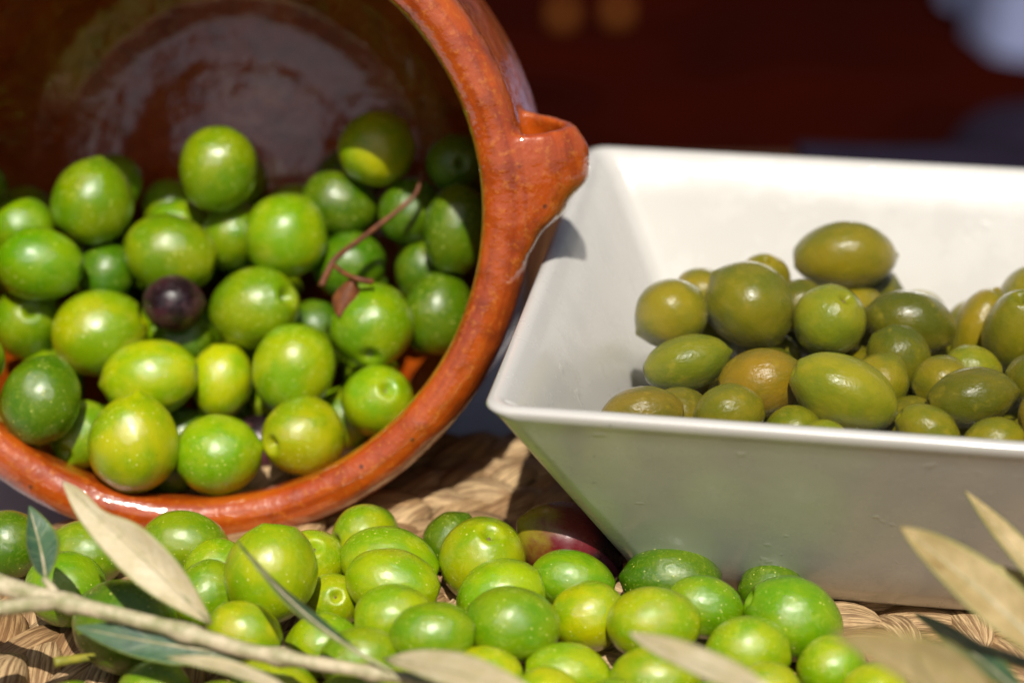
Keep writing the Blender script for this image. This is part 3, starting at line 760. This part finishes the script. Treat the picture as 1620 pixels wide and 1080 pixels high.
Hb61 5.63 50.84 4.05 0.95 0.81 -0.62 0.78 -0.06
Hb62 15.17 46.46 2.26 0.84 0.72 0.88 -0.48 -0.08
Hb63 5.11 46.46 2.20 0.92 0.78 -0.01 0.89 0.45
Hb64 6.50 47.38 4.01 0.78 0.67 -0.18 0.75 -0.64
Hb65 8.51 51.07 2.25 0.82 0.70 -0.19 -0.57 0.80
Hb66 5.97 49.17 2.31 0.80 0.69 0.02 -0.78 0.63
Hb900 8.61 51.58 4.41 0.86 0.74 0.80 -0.30 0.50
Hb901 9.67 51.83 4.23 0.88 0.76 0.80 0.00 0.50
Hb902 9.03 50.70 4.16 0.88 0.76 0.80 0.30 0.50
"""
LABELS = """
F1|m|large green olive propped above its neighbours, crossed by the thin dark leaf
F2|g|green olive touching the pot's lower lip, just left of the large propped olive
F3|g|green olive under the pot lip behind the tip of the big pale leaf
F4|g|speckled green olive left of the big pale leaf, above the branch stem
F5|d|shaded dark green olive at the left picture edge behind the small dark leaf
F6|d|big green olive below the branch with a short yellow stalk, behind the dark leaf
F7|m|small green olive wedged between the lip touching olive and the large propped one
F45|g|glossy green olive beside the base of the big pale leaf, left of the propped olive
F8|y|yellow green olive just above the branch stem below the large propped olive
F9|y|pale green olive with a stem dimple on top, right of the large propped olive
F11|m|yellowish green olive tucked under the right end of the pot's lower lip
F12|m|long green olive with white speckles and a dark pit at its right end
F13|m|long green olive with tiny red mark, in front of the white speckled one
F14|m|small green olive with a round stem scar, right of the thin dark leaf
F15|m|smooth light green olive below the long olive with the red mark
F16|m|green olive half behind the thin dark leaf, left of its lower part
F17|g|green olive at the foot of the thin dark leaf
F18|g|plain mid green olive low in the pile, left of the glossy speckled centre olive
F19|d|dark green olive peeping out behind the apple shaped olive
F20|m|apple shaped green olive with a deep stem dimple on top before the mat
F21|turning|half green half wine red olive against the corner of the white bowl
F22|m|pale speckled green olive directly in front of the apple shaped olive
F23|g|large glossy speckled green olive in the middle of the lower front pile
F24|g|smooth green olive right below the wine red olive
F25|y|yellow green olive with three glints, below the smooth olive near the red one
F26|m|large speckled green olive just above the tip of the blurred pale leaf
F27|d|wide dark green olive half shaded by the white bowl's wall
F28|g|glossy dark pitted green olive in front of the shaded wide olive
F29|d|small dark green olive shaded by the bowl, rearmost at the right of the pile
F30|g|large egg shaped green olive at the right end of the pile by the bowl
F31|m|round green olive in front of the large egg shaped one at the right
F32|m|green olive partly hidden by the blurred leaf at the bottom right
F33|y|yellow green olive at the bottom edge above the pale leaf by the branch
F34|m|green olive with bright glints at the bottom edge, centre of the picture
F35|m|green olive at the bottom edge under the blurred pale leaf
F36|m|light green olive cut by the bottom edge below the round right olive
F37|m|green olive with a reddish spot under the branch at the bottom edge
F38|g|green olive at the bottom edge below the dark leaf on the left
F39|y|light green olive cut by the bottom edge in front of the glinting one
F41|y|light green olive cut by the bottom edge at the far right of the pile
F42|m|green olive under the pale leaf in the middle of the bottom edge
F43|g|green olive under the branch just left of the bottom pale leaf
F44|m|*front
F46|g|*front
F47|g|*front
F48|m|*front
F49|g|*front
F50|g|*front
P1|y|yellow green olive with a pointed tip, lowest at the left in the pot mouth
P2|m|round bright green olive resting on the lip, right of the pointed olive
P3|m|green olive with a dimple on its left side, resting on the pot lip
P4|m|green olive with a dark stem dimple facing out, rightmost on the pot lip
P5|g|shaded green olive on the lip behind the pointed yellow one's left side
P6|d|dark green blotched olive at the left edge of the pot mouth
P7|y|bright yellow green wide olive right behind the pointed olive
P8|y|narrow bright green olive squeezed right of the wide yellow green one
P9|m|large bright green olive in the pot centre above the dimpled lip olive
P10|g|glossy green olive with a dimple at its bottom, below the brown twig
P11|m|yellow green olive with brown scar, left of the black olive
P12|g|green olive with a round stem dimple at the left edge inside the pot
P13|g|green olive with a dimple at its right end, right of the black olive
P14|dark|small shiny black purple olive among green ones in the pot
P15|g|waxy speckled green olive at left above the dimpled edge olive
P16|g|green olive with a pale shine directly above the black olive
P17|d|green olive half hidden behind the waxy speckled one
P18|g|upright green olive highest at the left, against the pot wall
P19|g|upright olive standing against the pot's shiny back wall in the middle
P20|m|bright green olive right of centre, just left of the twig
P21|g|green olive half hidden behind the bright one beside the twig
P22|g|green olive showing only its top behind the olive above the black one
P23|g|green olive at the left picture edge below the pot wall's shine
P24|y|blurred shaded olive, highest at the right deep inside the pot
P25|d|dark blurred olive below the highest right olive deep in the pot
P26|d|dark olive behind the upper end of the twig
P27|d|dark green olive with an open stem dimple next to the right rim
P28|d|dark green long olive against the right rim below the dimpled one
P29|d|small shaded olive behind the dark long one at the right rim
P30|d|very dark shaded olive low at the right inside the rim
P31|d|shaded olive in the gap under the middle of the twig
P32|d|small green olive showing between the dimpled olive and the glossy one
P34|g|green olive showing as a sliver left of the rightmost lip olive
P35|dark|reddish purple olive showing between two olives on the lip
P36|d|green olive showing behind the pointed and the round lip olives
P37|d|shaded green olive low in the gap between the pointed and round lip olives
P38|g|green olive cut by the left picture edge beside the pot wall
P39|g|green olive cut by the left picture edge above the blotched dark one
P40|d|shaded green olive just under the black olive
B1|o|smooth lemon shaped olive lying on top at the back of the bowl
B2|g|large egg shaped olive with glints, at the top left of the heap
B3|o|round olive at the left of the heap against the bowl's left wall
B4|o|yellowish olive with stem hole behind the large egg shaped one
B5|o|olive showing only its top behind the left side of the heap
B6|g|long green olive low at the left, below the round one
B7|l|blunt yellow olive with a creased stem end, standing in the middle
B8|k|dark wet olive below the lemon shaped one, at the back
B9|k|dark wet round olive in front of the dark back one
B10|b|orange brown olive left of the big bright front one
B11|l|big bright green olive with wet skin, at the middle of the front rim
B12|o|small olive behind the right of the big bright one
B13|g|wrinkled green olive at the front rim under the orange brown one
B14|t|dull tan olive at the front rim, leftmost in the bowl
B15|t|small brown spotted olive behind the dull tan one
B16|k|dark green wet olive lying wide at the right near the front rim
B17|g|olive with a red brown scar at the front rim right of the big bright one
B18|g|green olive at the front rim under the wide dark one
B19|g|large upright wrinkled olive at the right picture edge
B20|o|slanted yellowish olive just left of the large upright one
B21|o|olive behind the top of the large upright one at the right edge
B22|l|small pale olive between the slanted one and the wide dark one
B23|g|small wet olive left of the small pale one
B24|k|little dark olive under the left end of the lemon shaped one
B25|g|small green olive at the front rim left of the big bright one
B26|l|yellowish olive just topping the front rim below the big bright one
B27|o|small yellow olive between the blunt yellow one and the dark back one
B28|k|small shaded olive behind the scarred one at the front rim
B29|l|pale olive just topping the front rim at the right
B30|b|brownish olive cut by the right picture edge near the front rim
B31|k|dark olive under the large upright one at the right edge
B32|g|*bowl
B33|o|*bowl
B34|g|*bowl
"""
LAB = {}
for line in LABELS.strip().split('\n'):
    n, c, l = line.split('|'); LAB[n] = (c, l)
rnd = random.Random(5)
DIMPLED = {'P3', 'P4', 'P10', 'P12', 'P13', 'P27', 'F20', 'F9', 'F14', 'B4', 'B7', 'P5', 'F11', 'B19'}
OL = {}
for line in OLIVES.strip().split('\n'):
    q = line.split(); n = q[0]; x_, y_, z_, A, B, ax, ay, az = map(float, q[1:])
    grp = {'F': 'front', 'P': 'pot', 'B': 'bowl', 'H': 'pot' if n[1] == 'p' else 'bowl'}[n[0]]
    c, lab = LAB.get(n, (rnd.choice('gmd') if grp == 'pot' else rnd.choice('ogk'), '*'+grp+'_hidden'))
    cured = grp == 'bowl'
    if n == 'P1': me = nip_m
    elif c == 'dark': me = dark_m
    elif c == 'turning': me = turn_m
    else: me = rnd.choice(cured_m if cured else fresh_m)
    if n == 'B1': me = cured_m[2]
    if n in ('B2', 'B11', 'B6', 'B8'): me = cured_m[4 if n == 'B2' else 1]
    o = bpy.data.objects.new('cured_olive' if cured else 'green_olive' if c not in ('dark', 'turning') else 'ripe_olive', me); col.objects.link(o)
    axis = Vector((ax, ay, az)).normalized()
    if n == 'P1': axis = -(c_u*.93+c_r*.12-c_f*.2).normalized()
    if n == 'F21': axis = (c_r*.86-c_u*.47+c_f*.15).normalized()
    yv = axis.cross(Vector((.3, .2, 1))).normalized(); zv = axis.cross(yv)
    o.matrix_world = Matrix.Translation(Vector((x_, y_, z_))*S) @ Matrix((axis, yv, zv)).transposed().to_4x4() @ Matrix.Rotation(rnd.uniform(0, 6.28), 4, 'X') @ Matrix.Diagonal((A*S, B*S, B*S*rnd.uniform(.97, 1.03), 1))
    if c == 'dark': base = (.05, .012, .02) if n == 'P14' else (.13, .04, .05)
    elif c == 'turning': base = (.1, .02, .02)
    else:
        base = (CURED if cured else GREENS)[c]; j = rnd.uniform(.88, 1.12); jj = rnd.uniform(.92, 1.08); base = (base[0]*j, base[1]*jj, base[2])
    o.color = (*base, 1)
    if n in DIMPLED:
        s_ = bpy.data.objects.new('stem_scar', scar_m); col.objects.link(s_)
        if not scar_m.materials: scar_m.materials.append(M['scar'])
        s_.parent = o; s_.matrix_local = Matrix.Translation((.78 if not cured else .81, 0, 0))
    cat = 'olive'
    if lab[0] == '*':
        lab = {'front': 'green olive just below the bottom picture edge, in front of the pile', 'bowl': 'cured olive in the bowl just beyond the right picture edge',
               'pot_hidden': 'green olive buried under the visible ones inside the clay pot', 'bowl_hidden': 'cured olive buried under the visible ones in the white bowl'}[lab[1:]]
        gr = lab.split(' ', 1)[1]
    else:
        gr = {'front': 'fresh olives heaped on the mat', 'pot': 'fresh olives inside the clay pot', 'bowl': 'cured olives in the white bowl'}[grp]
    tag(o, lab, cat, gr); OL[n] = o

# ------------------------------------------------------------------ stalk of the olive under the branch, twig in the pot
pth = spline([at(150, 1038, 45.6), at(120, 1042, 45.4), at(86, 1047, 45.2)], 10)
v, f = tube(pth, lambda t: .085+.03*t, 10)
st = link('stalk', mesh('stalk', v, f), M['stalk']); st.parent = OL['F6']; st.matrix_parent_inverse = OL['F6'].matrix_world.inverted()
tw = empty('dry_twig', at(540, 405, 55.2)); tag(tw, 'thin forked brown twig lying on the olives inside the pot', 'twig')
def child_of(o, root): o.parent = root; o.matrix_parent_inverse = Matrix.Translation(-root.location)
pth = spline([at(668, 270, 56.6), at(664, 292, 56.5), at(650, 315, 56.4), at(605, 352, 56.2), at(565, 382, 55.8), at(532, 408, 55.4), at(518, 430, 55.2), at(508, 452, 55.0)], 40)
v, f = tube(pth, lambda t: .055+.035*t, 9, .35); child_of(link('main_stem', mesh('main_stem', v, f), M['twig']), tw)
pth = spline([at(526, 418, 55.3), at(546, 433, 55.0), at(566, 441, 54.8), at(590, 446, 54.9)], 16)
v, f = tube(pth, lambda t: .06+.02*t, 9, .3); child_of(link('side_stem', mesh('side_stem', v, f), M['twig']), tw)
# dry calyx scrap under the twig
def scrap(i, j):
    u, w_ = i/8, j/5-.5; p = at(536+26*u, 500-62*u+w_*10, 55.0); return p+c_r*(w_*.7*math.sin(math.pi*min(1, u*.9+.1)))+c_f*(.25*w_*w_*4-.1)
v, f = grid(9, 6, scrap); n0 = len(v); v += [p+c_f*.04 for p in v]; f += [tuple(a+n0 for a in q[::-1]) for q in f]
sc = link('dry_leaf_scrap', mesh('dry_leaf_scrap', v, f), M['twig']); tag(sc, 'small brown dry leaf scrap below the twig in the pot', 'leaf scrap')

# ------------------------------------------------------------------ olive branches
def leaf(root, base, tip, width, facing, sag=0.0, cup=.18, under=True, wave=.0, seed=0, name='leaf', widest=.45, bite=None):
    """blade from base to tip; facing: direction its visible face looks; under: pale underside on that face"""
    base, tip = Vector(base), Vector(tip); ln = (tip-base).length; t = (tip-base).normalized()
    n = (facing-t*facing.dot(t)).normalized(); s = t.cross(n); nu, nv = 44, 13
    def pos(i, j, lift):
        u = i/(nu-1); w_ = (j/(nv-1)-.5)*2
        k = u/widest*.5 if u < widest else .5+(u-widest)/(1-widest)*.5
        prof_ = max(.015, math.sin(math.pi*k)**.82)
        hw = width/2*prof_
        if bite and w_*bite[2] > 0: hw *= 1-.55*math.exp(-((u-bite[0])/bite[1])**2)
        p = base.lerp(tip, u)+s*(hw*w_)
        p += n*(sag*4*u*(1-u)+cup*hw*abs(w_)**1.4+wave*math.sin(u*7+seed)*w_*hw+.10*hw*math.sin(u*9+seed*2+w_*2)*abs(w_))
        p += s*(.06*ln*math.sin(u*3+seed)*.35)
        return p-n*lift
    v = [pos(i, j, 0) for i in range(nu) for j in range(nv)]+[pos(i, j, .035) for i in range(nu) for j in range(nv)]
    n0 = nu*nv; f = []
    for i in range(nu-1):
        for j in range(nv-1):
            q = (i*nv+j, (i+1)*nv+j, (i+1)*nv+j+1, i*nv+j+1); f.append(q)
    nf = len(f); f += [tuple(a+n0 for a in q[::-1]) for q in f]
    bd = [i*nv for i in range(nu)]+[(nu-1)*nv+j for j in range(1, nv)]+[i*nv+nv-1 for i in range(nu-2, -1, -1)]+[j for j in range(nv-2, 0, -1)]
    for k in range(len(bd)):
        a, b = bd[k], bd[(k+1) % len(bd)]; f.append((a, a+n0, b+n0, b))
    me = mesh(name, v, f); uv = me.uv_layers.new(name='UVMap')
    for l in me.loops:
        i, j = divmod(l.vertex_index % n0, nv); uv.data[l.index].uv = (i/(nu-1), j/(nv-1))
    me.materials.append(M['leaf_tan' if root.name.startswith('olive_branch.') else 'leaf_under']); me.materials.append(M['leaf_top'])
    front = 0 if under else 1
    me.polygons.foreach_set('material_index', [front if k < nf else (1-front if k < 2*nf else 1) for k in range(len(f))])
    o = link(name, me); child_of(o, root)
    path = [pos(i, nv//2, -.01) for i in range(0, nu-3, 3)]
    v, f = tube(path, lambda t_: .05*(1-.8*t_)*max(.6, width), 7)
    r_ = link('midrib', mesh('midrib', v, f), M['stem']); r_.parent = o
    return o
tocam = -c_f
br = empty('olive_branch', at(250, 985, 44.0)); tag(br, 'olive branch with pale leaves lying over the front olives at the lower left', 'branch')
path = spline([at(-120, 890, 45.5), at(0, 925, 44.6), at(95, 950, 44.2), at(250, 988, 43.8), at(400, 1030, 43.4), at(520, 1052, 43.0), at(640, 1072, 42.6), at(800, 1110, 42.0)], 70)
v, f = tube(path, lambda t: .21-.09*t+sum(.07*math.exp(-((t-q)/.016)**2) for q in (.135, .30, .47, .62, .80)), 14, .22); child_of(link('stem', mesh('stem', v, f), M['stem']), br)
path = spline([at(-80, 975, 43.4), at(0, 962, 43.6), at(60, 955, 43.9), at(96, 952, 44.2)], 20)
v, f = tube(path, lambda t: .16-.0*t, 10, .12); child_of(link('side_stem', mesh('side_stem', v, f), M['stem']), br)
leaf(br, at(330, 990, 43.6), at(103, 757, 44.8), .98, tocam+c_u*.3-c_r*.2, sag=.45, cup=.4, under=True, widest=.42, bite=(.74, .13, 1), seed=1)
leaf(br, at(70, 915, 44.5), at(48, 798, 45.6), .78, tocam-c_r*.35+c_u*.2, sag=-.1, cup=-.3, under=False, seed=2)
path = spline([at(95, 952, 44.2), at(84, 932, 44.3), at(70, 915, 44.5)], 10)
v, f = tube(path, lambda t: .10-.02*t, 8); child_of(link('leaf_stalk', mesh('leaf_stalk', v, f), M['stem']), br)
leaf(br, at(400, 1040, 43.6), at(118, 989, 44.2), .86, tocam+c_u*.5, sag=.1, cup=.1, under=False, seed=3)
leaf(br, at(622, 1062, 42.6), at(372, 852, 44.0), .75, c_u*.62+c_r*.62+tocam*.10, sag=-.25, cup=.12, under=False, seed=4)
leaf(br, at(606, 1048, 42.6), at(880, 1108, 39.5), .8, tocam+c_u*.8, sag=.25, cup=.35, under=True, seed=5)
leaf(br, at(470, 1100, 41.8), at(262, 1040, 42.6), .5, tocam*.5+c_u, sag=.15, cup=.15, under=True, seed=6)
leaf(br, at(20, 958, 43.7), at(-150, 990, 42.5), .7, tocam+c_u*.6, sag=.1, cup=.15, under=True, seed=7)
br2 = empty('olive_branch', at(1640, 1100, 40.0)); tag(br2, 'olive sprig with long tan leaves in front of the bowl at the lower right', 'branch')
path = spline([at(1820, 1010, 42.0), at(1740, 1050, 41.0), at(1660, 1100, 39.5), at(1560, 1170, 37.0), at(1480, 1230, 35.0)], 40)
v, f = tube(path, lambda t: .22-.05*t, 12, .12); child_of(link('stem', mesh('stem', v, f), M['stem']), br2)
leaf(br2, at(1690, 1082, 40.2), at(1430, 828, 42.2), 1.08, tocam+c_r*.25+c_u*.15, sag=.3, cup=.55, under=True, seed=8, widest=.5)
leaf(br2, at(1740, 1050, 41.2), at(1530, 775, 43.6), .68, tocam+c_r*.5+c_u*.2, sag=.15, cup=.4, under=True, seed=9)
leaf(br2, at(1735, 985, 42.0), at(1512, 884, 43.2), .55, tocam*.8+c_u*.5, sag=.15, cup=.4, under=True, seed=10)
leaf(br2, at(1640, 1110, 39.2), at(1440, 970, 44.4), .7, c_u+tocam*.25, sag=.1, cup=.2, under=False, seed=11)
leaf(br2, at(1660, 1065, 40.4), at(1462, 1014, 43.6), .6, c_u+tocam*.2, sag=.1, cup=.15, under=False, seed=12)
leaf(br2, at(1600, 1140, 37.5), at(1318, 1002, 34.8), 1.0, tocam+c_u*.5, sag=.2, cup=.4, under=True, seed=13)
leaf(br2, at(1560, 1175, 36.6), at(1450, 1030, 35.6), .7, tocam+c_u*.3+c_r*.2, sag=.1, cup=.25, under=True, seed=14)
br3 = empty('olive_leaf', at(1190, 1075, 39)); tag(br3, 'blurred pale olive leaf pointing up left over the front olives at the bottom', 'leaf')
leaf(br3, at(1235, 1112, 38.2), at(998, 996, 41.4), .66, tocam+c_u*.7, sag=.1, cup=.35, under=True, seed=15, name='blade')

# ------------------------------------------------------------------ far jars (seen only as soft amber spots)
jar(9.2, 368, 'left of two blurred amber jars far behind the pot')
jar(19.2, 370, 'right of two blurred amber jars far behind the pot')
